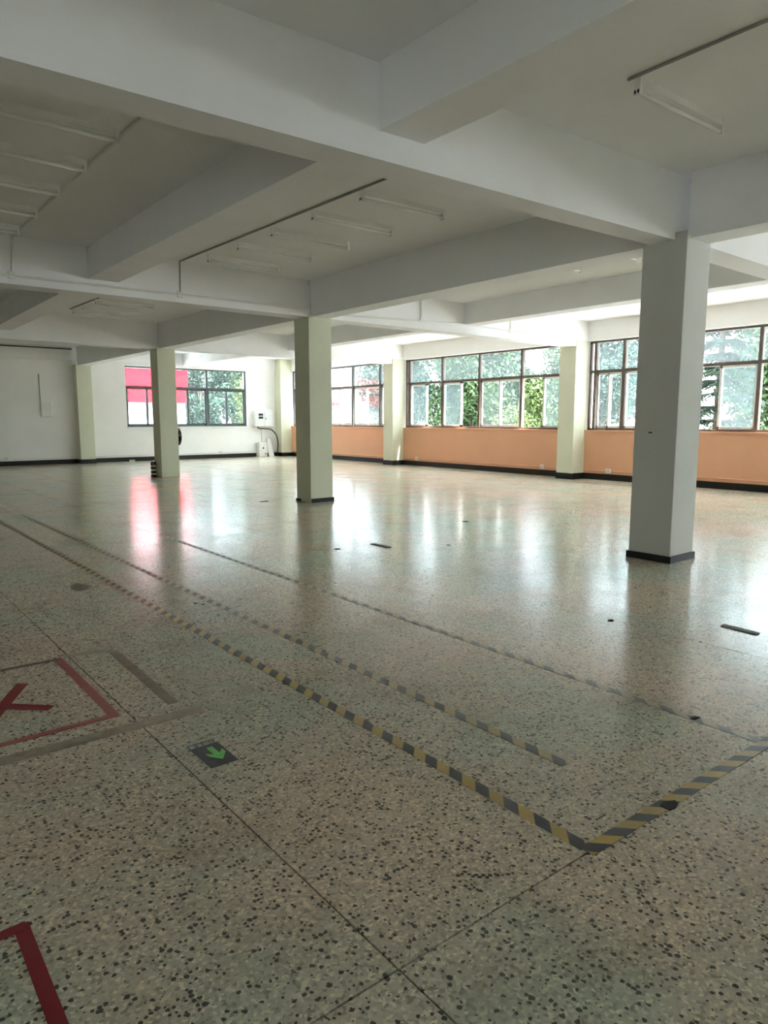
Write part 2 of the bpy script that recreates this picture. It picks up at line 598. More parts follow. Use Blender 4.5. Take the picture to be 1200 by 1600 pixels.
LEFT_FILL = [(-2.3, -0.5)]  # unseen window opening, added to brighten the left side of the room
wl_ = MB().box(XL - T, XL, YB - T, YF, -0.25, SILL).box(XL - T, XL, YB - T, YF, HEAD, ZS + 0.2)
prev = YB - T
for a, b in LEFT_FILL:
    wl_.box(XL - T, XL, prev, a, SILL, HEAD)
    prev = b
wl_.box(XL - T, XL, prev, YF, SILL, HEAD)
wl = wl_.build('wall_left', 'wall')
tag(wl, 'white side wall with a window added for fill light, opposite the peach window wall', kind='structure')
BACK_FILL = [(-0.6, 0.7)]  # unseen opening behind the camera, added as fill light
wb_ = MB().box(XL, XW, YB - T, YB, -0.25, SILL).box(XL, XW, YB - T, YB, HEAD, ZS + 0.2)
prev = XL
for a, b in BACK_FILL:
    wb_.box(prev, a, YB - T, YB, SILL, HEAD)
    prev = b
wb_.box(prev, XW, YB - T, YB, SILL, HEAD)
wb = wb_.build('wall_back', 'wall')
tag(wb, 'white wall behind the camera, with a window added for fill light', kind='structure')


# ------------------------------------------------------------------ windows
def make_window(name, label, mp, u0, u1, bars, z0, z1, zt, states, steel, full=True):
    """mp maps (u along the wall, w outwards, z) to the room; bars are main mullions"""
    o = mp((u0 + u1) / 2, 0.12, z0)
    root = empty(name, o, label, kind='structure')

    def bx(ua, ub, wa, wb_, za, zb_, pname, mat, parent=root):
        p, q = mp(ua, wa, za), mp(ub, wb_, zb_)
        return MB().box(p[0], q[0], p[1], q[1], p[2], q[2]).build(pname, mat, parent, o)
    fr = MB()
    for ua, ub, za, zb_ in ((u0, u1, z0, z0 + 0.045), (u0, u1, z1 - 0.045, z1), (u0, u0 + 0.04, z0, z1), (u1 - 0.04, u1, z0, z1)):
        p, q = mp(ua, 0.09, za), mp(ub, 0.17, zb_)
        fr.box(p[0], q[0], p[1], q[1], p[2], q[2])
    fr.build('frame', steel, root, o)
    cuts = [u0 + 0.02] + list(bars) + [u1 - 0.02]
    for b in bars:
        bx(b - 0.032, b + 0.032, 0.085, 0.175, z0, z1, 'mullion', steel)
    for k in range(len(cuts) - 1):
        a, b = cuts[k] + 0.03, cuts[k + 1] - 0.03
        if b - a < 0.03:
            continue
        bx(a, b, 0.095, 0.165, zt - 0.035, zt + 0.025, 'transom', steel)
        # fixed top light
        bx(a, b, 0.128, 0.133, zt + 0.02, z1 - 0.04, 'pane', 'glass_far' if steel == 'steel_teal' else 'glass_top')
        if b - a < 0.45:
            bx(a, b, 0.128, 0.133, z0 + 0.04, zt - 0.03, 'pane', 'glass')
            continue
        st = states[k % len(states)]
        m = (a + b) / 2
        lo, hi = (a, m + 0.03), (m - 0.03, b)
        # two sliding sashes on two tracks: C closed, L both at the high-u end, R both at the low-u end
        pairs = {'C': ((lo, 0.105), (hi, 0.140)), 'L': ((hi, 0.105), (hi, 0.140)), 'R': ((lo, 0.105), (lo, 0.140)),
                 'P': ((lo, 0.105), ((hi[0] - 0.18, hi[1] - 0.18), 0.140))}[st]
        for (ua, ub), w in pairs:
            s = MB()
            za, zb_ = z0 + 0.045, zt - 0.036
            for xa, xb, ya, yb in ((ua, ub, za, za + 0.05), (ua, ub, zb_ - 0.045, zb_), (ua, ua + 0.04, za, zb_), (ub - 0.04, ub, za, zb_)):
                p, q = mp(xa, w, ya), mp(xb, w + 0.028, yb)
                s.box(p[0], q[0], p[1], q[1], p[2], q[2])
            so = s.build('sash', 'sash' if steel != 'steel_teal' else steel, root, o)
            bx(ua + 0.035, ub - 0.035, w + 0.012, w + 0.016, za + 0.04, zb_ - 0.04, 'pane', 'glass_far' if steel == 'steel_teal' else 'glass', so)
    return root


def mp_right(u, w, z): return (XW + w, u, z)
def mp_far(u, w, z): return (u, YF + w, z)


make_window('window_1', 'wide steel window with clear sky and a grey roof outside, beside the far corner', mp_right, *BAYS[0],
            [15.50, 16.136, 17.50, 18.84, 20.18], SILL + 0.004, HEAD, 2.28, ['C'], 'steel')
make_window('window_2', 'wide rusty steel window of four panels with sliding sashes, green trees outside', mp_right, *BAYS[1],
            [9.495, 10.805, 12.163, 13.495, 14.815], SILL + 0.004, HEAD, 2.27, ['C', 'R', 'C', 'L', 'L', 'C'], 'steel_rust')
make_window('window_3', 'wide rusty steel window partly hidden by the nearest column', mp_right, *BAYS[2],
            [3.56, 4.12, 5.45, 6.79, 8.124, 8.80], SILL + 0.004, HEAD, 2.29, ['C', 'C', 'P', 'R', 'L', 'C'], 'steel_rust')
make_window('window_4', 'steel window of the bay beside the camera, outside the picture, added to light the room', mp_right, *BAYS[3],
            [-2.1, -0.75, 0.6, 1.95], SILL + 0.004, HEAD, 2.28, ['C'], 'steel_rust')  # unseen bay, its window added to help fill the room with light
make_window('window_5', 'steel window of the bay behind the camera, outside the picture, added to light the room', mp_right, *BAYS[4],
            [-7.9, -6.55, -5.2, -3.85], SILL + 0.004, HEAD, 2.28, ['C'], 'steel_rust')  # another unseen bay with a window added for more daylight
make_window('window_6', 'three panel window in the far wall looking at a red and white building', mp_far, FX0, FX1,
            [8.64, 9.965], FZ0 + 0.004, FZ1, 2.275, ['C'], 'steel_teal')

def mp_left(u, w, z): return (XL - w, u, z)


for k, (a, b) in enumerate(LEFT_FILL):
    make_window('window_%d' % (9 + k), 'unseen window added to the side wall for fill light, left of the picture', mp_left, a, b,
                [a + (b - a) * t / 4 for t in (1, 2, 3)], SILL + 0.004, HEAD, 2.28, ['C'], 'steel')

def mp_back(u, w, z): return (u, YB - w, z)


for a, b in BACK_FILL:
    make_window('window_8', 'unseen window added behind the camera for fill light', mp_back, a, b, [(a + b) / 2], SILL + 0.004, HEAD, 2.28, ['C'], 'steel')

# ------------------------------------------------------------------ columns
def column(y, mat, label, skirt):
    o = (XC + CW / 2, y + CW / 2, 0)
    root = empty('column', o, label, 'column', 'square concrete columns in one row')
    MB().box(XC, XC + CW, y, y + CW, 0, ZB + 0.06).build('shaft', mat, root, o, bevel=0.006)
    if skirt == 'full':
        MB().box(XC - 0.016, XC + CW + 0.016, y - 0.016, y + CW + 0.016, 0, 0.062).build('skirting', 'black', root, o)
    elif skirt == 'front':
        MB().box(XC + 0.006, XC + CW + 0.016, y - 0.016, y - 0.001, 0, 0.062).build('skirting', 'black', root, o)
        MB().box(XC + CW + 0.001, XC + CW + 0.016, y - 0.016, y + CW, 0, 0.062).build('skirting', 'black', root, o)
        MB().box(XC - 0.014, XC - 0.001, y + CW - 0.12, y + CW + 0.01, 0, 0.04).build('skirting', 'black', root, o)
    return root


c1 = column(YC[0], 'column_grey', 'nearest square grey white column with black skirting all round', 'full')
MB().box(XC - 0.0015, XC + 0.004, 3.33, 3.365, 1.156, 1.168).build('scuff', 'dark', c1, (XC + CW / 2, YC[0] + CW / 2, 0))
column(YC[1], 'column_green', 'middle square pale green column with black skirting on its window side', 'front')
column(YC[2], 'column_green', 'farthest square pale green column, in front of the red view', 'none')

# ------------------------------------------------------------------ ceiling lamps
LAMP_L = 1.0


def make_lamp(x0, y, label, group, turn=0.0):
    o = (x0 + LAMP_L / 2, y, ZS)
    root = empty('tube_lamp', o, label, 'lamp', group)
    x1 = x0 + LAMP_L
    MB().box(x0 + 0.01, x1 - 0.01, y - 0.019, y + 0.019, ZS - 0.045, ZS).build('housing', 'lamp_white', root, o)
    MB().tube([(x0 + 0.02, y, ZS - 0.078), (x1 - 0.02, y, ZS - 0.078)], 0.0155, 12).build('tube', 'tube', root, o, smooth=True)
    for xa, sgn in ((x0, 1), (x1, -1)):
        h = MB().box(xa, xa + sgn * 0.024, y - 0.024, y + 0.024, ZS - 0.102, ZS - 0.0).build('lamp_holder', 'lamp_white', root, o)
        for dy in (-0.011, 0.011):
            MB().box(xa - sgn * 0.002, xa + sgn * 0.004, y + dy - 0.006, y + dy + 0.006, ZS - 0.090, ZS - 0.070).build('pin', 'dark', h, o)
    root.rotation_euler = (0, 0, turn)
    return root


ORD = ['nearest', 'second nearest', 'third', 'fourth', 'farthest']
for k, y in enumerate((5.20, 5.99, 6.79, 7.57, 8.37)):
    make_lamp(3.965, y, 'white batten tube lamp, %s of the five in the middle ceiling bay' % ORD[k], 'tube lamps of the middle ceiling bay', -0.035)
for k, y in enumerate((5.285, 6.05, 6.83, 7.66, 8.46)):
    make_lamp(0.835, y, 'white batten tube lamp, %s of the five at the left picture edge' % ORD[k], 'tube lamps of the left ceiling bay', -0.02)
for k, y in enumerate((12.53, 13.28, 13.92)):
    make_lamp(3.845, y, 'white batten tube lamp, %s of three seen beyond the middle cross beam' % ['nearest', 'second', 'farthest'][k],
              'tube lamps beyond the middle cross beam', -0.05)
make_lamp(4.02, 2.50, 'white batten tube lamp high at the right, nearest of all', 'tube lamps of the near right bay', -0.04)
for k, y in enumerate((4.96, 5.80)):
    make_lamp(7.13, y, 'white batten tube lamp behind the long beam, %s the nearest column' % ['close to', 'a little left of'][k],
              'tube lamps behind the long beam')


# ------------------------------------------------------------------ conduits on the ceiling and walls
def run(name, pts, label, mat='conduit', w=0.016, boxes=(), cat='conduit', group='surface conduits'):
    """square section conduit along axis aligned legs, boxes are junction boxes on it"""
    o = pts[0]
    root = empty(name, o, label, cat, group)
    for a, b in zip(pts[:-1], pts[1:]):
        m = MB().tube([a, b], w * 0.6, 6)
        m.build('pipe', mat, root, o)
    for (x_, y_, z_) in boxes:
        MB().box(x_ - 0.035, x_ + 0.035, y_ - 0.012, y_ + 0.012, z_ - 0.045, z_ + 0.03).build('junction_box', 'trunk_white', root, o, bevel=0.004)
    return root


zc = ZS - 0.010
run('conduit', [(3.945, 4.80, zc), (3.83, 8.94, zc), (3.82, 8.94, 2.93)], 'thin grey conduit past the ends of the middle bay lamps, dropping down a beam',
    boxes=[(3.815, 8.938, 2.905)])
run('conduit', [(1.885, 4.80, zc), (1.865, 8.94, zc), (1.84, 8.94, 2.93)], 'thin conduit past the right ends of the lamps at the left picture edge',
    mat='trunk_white', w=0.022, boxes=[(1.835, 8.938, 2.905)])
run('conduit', [(3.985, 2.56, zc), (3.95, 0.2, zc)], 'grey conduit leaving the nearest lamp towards the upper right corner', w=0.015)
run('conduit', [(3.87, 12.40, zc), (3.82, 14.0, zc)], 'short conduit joining the three lamps beyond the middle cross beam')
run('conduit', [(8.076, 8.94, ZS), (8.078, 8.94, 2.97)], 'conduit drop with a box on the cross beam right of the middle column', mat='trunk_white', w=0.03,
    boxes=[(8.078, 8.938, 2.955)])
run('conduit', [(10.355, 8.94, ZS), (10.356, 8.94, 2.96)], 'conduit drop with a box on the cross beam near the window pilaster', mat='trunk_white', w=0.03,
    boxes=[(10.356, 8.938, 2.95)])
run('trunking', [(0.2, 8.937, 2.885), (5.80, 8.937, 2.905)], 'white trunking along the middle cross beam, left of the middle column', mat='trunk_white', w=0.026,
    cat='trunking', group='trunking on the beams')
run('trunking', [(6.22, 8.937, 2.87), (9.1, 8.937, 2.965), (11.0, 8.937, 2.95)], 'white trunking along the middle cross beam, right of the middle column',
    mat='trunk_white', w=0.026, cat='trunking', group='trunking on the beams')
run('conduit', [(2.0, YF - 0.06, 3.262), (5.80, YF - 0.06, 3.268)], 'dark conduit high on the far wall left of its pilaster', mat='hose', w=0.03)
for k, (a, b) in enumerate(((15.37, 20.96), (9.36, 14.93), (3.52, 8.92))):
    run('trunking', [(XW - 0.008, a, 0.195), (XW - 0.008, b, 0.195)],
        'thin trunking along the foot of the peach wall, under %s' % ['the far corner window', 'the window of four panels', 'the window behind the nearest column'][k],
        mat='trunk_peach', w=0.024, cat='trunking', group='trunking along the skirting')
run('trunking', [(XC + CW + 0.02, YF - 0.008, 0.185), (11.55, YF - 0.008, 0.185)], 'white trunking along the foot of the far wall, right of its pilaster',
    mat='trunk_white', w=0.02, cat='trunking', group='trunking along the skirting')
run('trunking', [(1.0, YF - 0.008, 0.185), (XC - 0.02, YF - 0.008, 0.185)], 'white trunking along the foot of the far wall, left of its pilaster',
    mat='trunk_white', w=0.02, cat='trunking', group='trunking along the skirting')


def socket(p, axis, label):
    root = empty('wall_socket', p, label, 'socket', 'white wall sockets')
    x_, y_, z_ = p
    if axis == 'x':
        MB().box(x_ - 0.028, x_ - 0.004, y_ - 0.06, y_ + 0.06, z_ - 0.045, z_ + 0.045).build('plate', 'trunk_white', root, p, bevel=0.004)
        for d in (-0.02, 0.02):
            MB().box(x_ - 0.031, x_ - 0.027, y_ + d - 0.005, y_ + d + 0.005, z_ - 0.012, z_ + 0.012).build('slot', 'dark', root, p)
    else:
        MB().box(x_ - 0.06, x_ + 0.06, y_ - 0.028, y_ - 0.004, z_ - 0.045, z_ + 0.045).build('plate', 'trunk_white', root, p, bevel=0.004)
        for d in (-0.02, 0.02):
            MB().box(x_ + d - 0.005, x_ + d + 0.005, y_ - 0.031, y_ - 0.027, z_ - 0.012, z_ + 0.012).build('slot', 'dark', root, p)


socket((XW, 14.37, 0.20), 'x', 'white wall socket on the peach wall beside the second window pilaster')
socket((XW, 10.04, 0.20), 'x', 'white wall socket on the peach wall left of the bright window pilaster')
socket((XW, 8.32, 0.20), 'x', 'white wall socket on the peach wall left of the nearest column')
socket((10.34, YF, 0.19), 'y', 'white wall socket on the far wall below the window')
socket((3.94, YF, 0.20), 'y', 'white wall socket on the far wall at the left picture edge')

# wall panel box left of the far pilaster
o = (5.04, YF, 1.34)
r = empty('wall_box', o, 'small white panel box with a cable on the far wall, left of the pilaster', 'electrical box')
MB().box(4.885, 5.195, YF - 0.05, YF - 0.001, 1.345, 1.785).build('body', 'cabinet', r, o, bevel=0.02)
MB().box(4.91, 5.17, YF - 0.062, YF - 0.05, 1.375, 1.755).build('cover', 'cabinet', r, o, bevel=0.004)
MB().box(4.885, 4.905, YF - 0.016, YF - 0.001, 1.785, 2.535).build('cable_duct', 'conduit', r, o)

# distribution cabinet
o = (11.93, YF, 1.03)
r = empty('distribution_cabinet', o, 'white two door distribution cabinet on the far wall by the corner', 'electrical box')
MB().box(11.57, 12.295, YF - 0.16, YF - 0.001, 1.03, 1.57).build('body', 'cabinet', r, o, bevel=0.006)
for a, b in ((11.585, 11.925), (11.94, 12.28)):
    d = MB().box(a, b, YF - 0.172, YF - 0.16, 1.045, 1.555).build('door', 'cabinet', r, o, bevel=0.003)
    if a < 11.7:
        for z in (1.40, 1.30):
            MB().box(11.70, 11.87, YF - 0.178, YF - 0.171, z, z + 0.075).build('meter_window', 'dark', d, o)
    else:
        MB().box(11.965, 11.985, YF - 0.185, YF - 0.171, 1.27, 1.33).build('handle', 'dark', d, o)
MB().box(11.885, 11.915, YF - 0.03, YF - 0.001, 0.50, 1.03).build('cable_duct', 'trunk_white', r, o)

# hose from the cabinet to the floor
pts = []
ctrl = [(11.68, 21.28, 1.02), (11.72, 21.20, 0.97), (11.95, 21.17, 0.955), (12.15, 21.15, 0.92), (12.32, 21.12, 0.74), (12.37, 21.10, 0.48), (12.35, 21.09, 0.22), (12.33, 21.08, 0.02)]
for i in range(len(ctrl) - 1):
    p0, p1 = Vector(ctrl[max(0, i - 1)]), Vector(ctrl[i])
    p2, p3 = Vector(ctrl[i + 1]), Vector(ctrl[min(len(ctrl) - 1, i + 2)])
    for s in range(5):
        t = s / 5
        pts.append(0.5 * ((2 * p1) + (p2 - p0) * t + (2 * p0 - 5 * p1 + 4 * p2 - p3) * t * t + (3 * p1 - p0 - 3 * p2 + p3) * t ** 3))
pts.append(Vector(ctrl[-1]))
hs = MB().tube(pts, 0.020, 10).build('cable_hose', 'hose', None, (12.33, 21.08, 0), smooth=True)
tag(hs, 'dark cable hose curving from the distribution cabinet down to the floor', 'hose')

# white cabinet cover on the floor, leaning on the far wall
o = (11.95, 21.2, 0)
r = empty('floor_box', o, 'white steel box standing on the floor below the distribution cabinet', 'electrical box')
MB().prism([(11.68, 21.16), (11.98, 21.16), (12.0, 21.36), (11.66, 21.36)], 0, 0.50).build('body', 'cabinet', r, o, bevel=0.005)
MB().box(11.70, 11.96, 21.15, 21.161, 0.02, 0.48).build('cover', 'cabinet', r, o)
MB().tube([(11.82, 21.151, 0.30), (11.82, 21.144, 0.30)], 0.030, 12).build('knockout', 'dark', r, o)
MB().tube([(11.90, 21.151, 0.10), (11.90, 21.144, 0.10)], 0.022, 12).build('knockout', 'dark', r, o)
o = (12.12, 21.2, 0)
bd = MB().add([(12.02, 21.12, 0), (12.24, 21.12, 0), (12.20, 21.33, 0.62), (12.06, 21.33, 0.62),
               (12.02, 21.14, 0), (12.24, 21.14, 0), (12.20, 21.35, 0.62), (12.06, 21.35, 0.62)],
              [(0, 1, 2, 3), (7, 6, 5, 4), (0, 4, 5, 1), (1, 5, 6, 2), (2, 6, 7, 3), (3, 7, 4, 0)]).build('leaning_board', 'trunk_white', None, o)
tag(bd, 'narrow white board leaning on the far wall beside the floor box', 'board')

# coil of cable on the far column
o = (XC + CW, 15.15, 0.67)
r = empty('cable_coil', o, 'black cable coil hanging on the window side of the farthest column', 'cable')
for k in range(4):
    rad = 0.185 - 0.012 * (k % 2)
    cx = XC + CW + 0.016 + 0.020 * k
    MB().tube([(cx, 15.10 + rad * 0.75 * math.cos(2 * PI * a / 24), 0.89 + rad * math.sin(2 * PI * a / 24)) for a in range(25)], 0.012, 6).build('loop', 'roll_dark', r, o, smooth=True)
MB().tube([(XC + CW - 0.002, 15.10, 1.062), (XC + CW + 0.10, 15.10, 1.072), (XC + CW + 0.105, 15.10, 1.10)], 0.006, 6).build('hook', 'conduit', r, o)

# four little rolls stacked at the foot of the far column
for k in range(4):
    o = (XC - 0.075, 15.25, 0.088 * k)
    r = empty('tape_roll', o, 'dark glossy roll by the farthest column, %s of its stack' % ['lowest', 'second from below', 'third from below', 'topmost'][k],
              'roll', 'rolls stacked by the farthest column')
    MB().tube([(o[0], o[1], o[2] + 0.004), (o[0], o[1], o[2] + 0.046)], 0.062, 18).build('roll', 'roll_dark', r, o)
    MB().tube([(o[0], o[1], o[2] + 0.046), (o[0], o[1], o[2] + 0.087)], 0.050, 18).build('rim', 'roll_pale' if k < 3 else 'roll_dark', r, o)

# ------------------------------------------------------------------ tapes and marks on the floor
TH = 0.0012


def strip(name, p, q, w, mat, label, cat, group=None, z=0.0, miter=(0, 0)):
    p, q = Vector((*p, 0)), Vector((*q, 0))
    L = (q - p).length
    a = math.atan2(q.y - p.y, q.x - p.x)
    m = MB()
    n = max(1, int(L / 0.5))
    me_v = [(-w / 2 * miter[0], -w / 2), (L + w / 2 * miter[1], -w / 2), (L - w / 2 * miter[1], w / 2), (w / 2 * miter[0], w / 2)]
    m.prism(me_v, z + 0.0002, z + TH)
    ob = m.build(name, mat)
    ob.location = p
    ob.rotation_euler = (0, 0, a)
    return tag(ob, label, cat, group)


strip('hazard_tape', (1.690, 1.115), (1.675, 12.0), 0.05, 'hazard', 'bright black and yellow striped tape running from the corner to the left picture edge', 'floor tape', 'striped floor tapes')
strip('hazard_tape', (2.064, 1.46), (2.03, 10.2), 0.048, 'hazard_worn', 'worn black and yellow striped tape in the middle, ending short of the crosswise tape', 'floor tape', 'striped floor tapes')
strip('hazard_tape', (2.822, 1.06), (2.86, 7.4), 0.042, 'hazard_faint', 'faint black and yellow striped tape on a floor joint, farthest right', 'floor tape', 'striped floor tapes', z=0.0002)
strip('hazard_tape', (1.672, 1.100), (3.9, 1.03), 0.05, 'hazard', 'black and yellow striped tape crosswise to the others, rising to the right edge', 'floor tape', 'striped floor tapes', z=0.0012)
strip('red_tape', (0.895, 2.955), (0.895, 3.885), 0.042, 'red_worn', 'worn red tape line, right side of the marked rectangle', 'floor tape', 'red floor tapes')
strip('red_tape', (0.90, 2.965), (-0.1, 2.965), 0.040, 'red_worn', 'worn red tape line, near side of the marked rectangle', 'floor tape', 'red floor tapes', z=0.0012)
strip('red_tape', (0.91, 3.885), (-0.1, 3.885), 0.030, 'red_faint', 'almost rubbed off red tape, far side of the marked rectangle', 'floor tape', 'red floor tapes', z=0.0012)
strip('red_tape', (0.665, 3.62), (0.43, 3.18), 0.055, 'red_tape', 'dark red tape of the cross, the arm pointing away', 'floor tape', 'red cross tapes')
strip('red_tape', (0.70, 3.22), (0.36, 3.56), 0.055, 'red_tape', 'dark red tape of the cross, the arm pointing right', 'floor tape', 'red cross tapes', z=0.0012)
strip('red_tape', (0.293, 1.835), (0.285, 0.9), 0.036, 'red_tape', 'dark red tape leaving the bottom of the picture at the left', 'floor tape', 'red corner tapes')
strip('red_tape', (0.305, 1.822), (-0.4, 1.80), 0.034, 'red_tape', 'short dark red tape at the lower left picture edge, crosswise', 'floor tape', 'red corner tapes', z=0.0012)
strip('glue_residue', (1.165, 3.83), (1.145, 2.93), 0.05, 'residue', 'brown strip of tape residue right of the red rectangle', 'residue', 'brown tape residues')
strip('glue_residue', (1.17, 3.87), (0.93, 3.92), 0.05, 'residue_faint', 'short brown strip of tape residue behind the red rectangle', 'residue', 'brown tape residues')
strip('glue_residue', (1.22, 2.80), (-0.1, 2.825), 0.075, 'residue_faint', 'long brown strip of tape residue in front of the red rectangle', 'residue', 'brown tape residues')


def flat(name, pts, mat, label, cat, th=0.0015, group=None):
    cx = sum(p[0] for p in pts) / len(pts)
    cy_ = sum(p[1] for p in pts) / len(pts)
    ob = MB().prism([(p[0], p[1]) for p in pts], 0.0002, th).build(name, mat, None, (cx, cy_, 0))
    return tag(ob, label, cat, group)


def blob(cx, cy_, rx, ry, n=14, j=0.3):
    return [(cx + rx * math.cos(2 * PI * k / n) * (1 + random.uniform(-j, j)), cy_ + ry * math.sin(2 * PI * k / n) * (1 + random.uniform(-j, j))) for k in range(n)]


flat('stain', [(1.40, 5.62), (1.47, 5.65), (1.55, 5.50), (1.43, 5.34), (1.38, 5.45)], 'residue', 'brown diamond shaped patch left of the brightest striped tape', 'stain', 0.001)
flat('flat_board', [(4.245, 1.70), (4.30, 1.70), (4.315, 1.92), (4.265, 1.92)], 'wood', 'dark flat strip on the floor right of the nearest column', 'board', 0.006)
flat('flat_board', [(4.32, 5.27), (4.375, 5.27), (4.38, 5.55), (4.325, 5.55)], 'wood', 'dark flat strip on the floor between the middle and nearest columns', 'board', 0.006)
for k, (x_, y_, r_, lab) in enumerate(((1.944, 4.496, 0.016, 'left one of two dark crumbs between the striped tapes'), (1.975, 4.43, 0.012, 'right one of two dark crumbs between the striped tapes'),
                                       (3.902, 5.544, 0.03, 'dark crumb on a floor joint in front of the middle column'), (6.242, 6.046, 0.05, 'dark speck on the floor far left of the nearest column'),
                                       (4.905, 5.0, 0.03, 'dark crumb on the second floor joint before the middle column'), (3.837, 2.416, 0.022, 'dark crumb on a floor joint left of the nearest column reflection'),
                                       (5.35, 9.55, 0.07, 'dark crumbs on the floor left of the middle column foot'), (2.835, 1.36, 0.02, 'dark crumb on the faint striped tape'))):
    flat('dirt_crumb', blob(x_, y_, r_, r_ * 0.8, 9, 0.4), 'debris', lab, 'dirt', 0.004, 'crumbs of dirt on the floor')
flat('paper_scrap', blob(7.36, 21.30, 0.09, 0.05, 8), 'pale_scrap', 'pale scrap on the floor at the foot of the far wall', 'scrap', 0.05)
flat('paper_scrap', blob(2.10, 1.075, 0.035, 0.02, 8), 'debris', 'dark torn bit on the crosswise striped tape', 'scrap', 0.004)

# floor sign with the green arrow
o = (1.076, 2.378, 0)
r = empty('floor_sign', o, 'dark square floor sticker with a green arrow and faint lettering', 'floor sign')
MB().prism([(1.018, 2.488), (1.132, 2.488), (1.130, 2.266), (1.020, 2.270)], 0.0002, 0.0016).build('film', 'sign_dark', r, o)
ax, ay = 1.085, 2.365       # arrow points towards -Y
arrow = [(-0.012, 0.062), (0.012, 0.062), (0.012, -0.004), (0.036, 0.022), (0.036, -0.008), (0.0, -0.058), (-0.036, -0.008), (-0.036, 0.022), (-0.012, -0.004)]
am = MB().prism([(ax + a, ay + b) for a, b in arrow], 0.0017, 0.0024).build('arrow', 'sign_green', r, o)
fc = bpy.data.curves.new('lettering', 'FONT')
fc.body = '\u5b89\u5168\u51fa\u53e3'
fc.size = 0.029
fc.align_x = 'CENTER'
fc.extrude = 0.0003
tmp = bpy.data.objects.new('lettering_curve', fc)
COL.objects.link(tmp)
bpy.context.view_layer.update()
dg = bpy.context.evaluated_depsgraph_get()
lm = bpy.data.meshes.new_from_object(tmp.evaluated_get(dg))
bpy.data.objects.remove(tmp)
lm.materials.clear()
lm.materials.append(MAT['sign_pale'])
lo = bpy.data.objects.new('lettering', lm)
COL.objects.link(lo)
lo.parent = r
lo.location = (0.0, 0.078, 0.002)
lo['label'] = 'faint pale lettering'

# ------------------------------------------------------------------ outdoors
GZ = -0.6
g = MB().box(-60, 90, -60, 110, GZ - 0.3, GZ).build('ground', 'ground')  # yard kept pale so it bounces daylight up to the ceiling
tag(g, 'concrete yard outside the windows, kept pale to bounce light indoors', kind='structure')


def leaves(m, c, rad, n, size, squash=1.0, surf=0.5):
    for _ in range(n):
        d = Vector((random.gauss(0, 1), random.gauss(0, 1), random.gauss(0, 1))).normalized()
        rr = random.random() ** surf
        p = Vector(c) + Vector((d.x * rad[0], d.y * rad[1], d.z * rad[2])) * rr
        if p.z < GZ + 0.05:
            continue
        a = Vector((random.gauss(0, 1), random.gauss(0, 1), random.gauss(0, 1))).normalized()
        b = a.cross(Vector((random.gauss(0, 1), random.gauss(0, 1), random.gauss(0, 1)))).normalized()
        s = size * random.uniform(0.6, 1.3)
        m.add([p - a * s, p - b * s * 0.45 + a * s * 0.1, p + a * s, p + b * s * 0.45 + a * s * 0.1], [(0, 1, 2, 3)])


def tree(name, x_, y_, h, blobs, n, size, leaf, label, trunk_r=0.12, group='trees outside the windows', cat='tree'):
    o = (x_, y_, GZ)
    root = empty(name, o, label, cat, group)
    t = MB()
    lean = random.uniform(-0.2, 0.2)
    top = max(b[2] for b in blobs)
    t.tube([(x_, y_, GZ), (x_ + lean * 0.4, y_, GZ + top * 0.45), (x_ + lean, y_ + 0.1, GZ + top)], trunk_r, 8, taper=trunk_r * 0.35)
    t.build('trunk', 'bark', root, o, smooth=True)
    br = MB()
    for (dx, dy, dz, rx, ry, rz) in blobs:
        br.tube([(x_ + lean * 0.3, y_, GZ + dz * 0.45), (x_ + dx * 0.6, y_ + dy * 0.6, GZ + dz * 0.8), (x_ + dx, y_ + dy, GZ + dz)], trunk_r * 0.4, 5, taper=0.015)
    br.build('branches', 'bark', root, o)['kind'] = 'stuff'
    m = MB()
    tot = sum(b[3] * b[4] * b[5] for b in blobs)
    for (dx, dy, dz, rx, ry, rz) in blobs:
        leaves(m, (x_ + dx, y_ + dy, GZ + dz), (rx, ry, rz), int(n * rx * ry * rz / tot), size)
    cr = m.build('crown', leaf, root, o, recalc=False)
    cr['kind'] = 'stuff'
    return root


def bushy(h, r_):
    out = []
    for k in range(7):
        a = 2 * PI * k / 7 + random.uniform(-0.4, 0.4)
        out.append((r_ * 0.55 * math.cos(a), r_ * 0.55 * math.sin(a), h * random.uniform(0.35, 0.8), r_ * 0.55, r_ * 0.55, h * 0.2))
    out.append((0, 0, h * 0.85, r_ * 0.5, r_ * 0.5, h * 0.16))
    return out


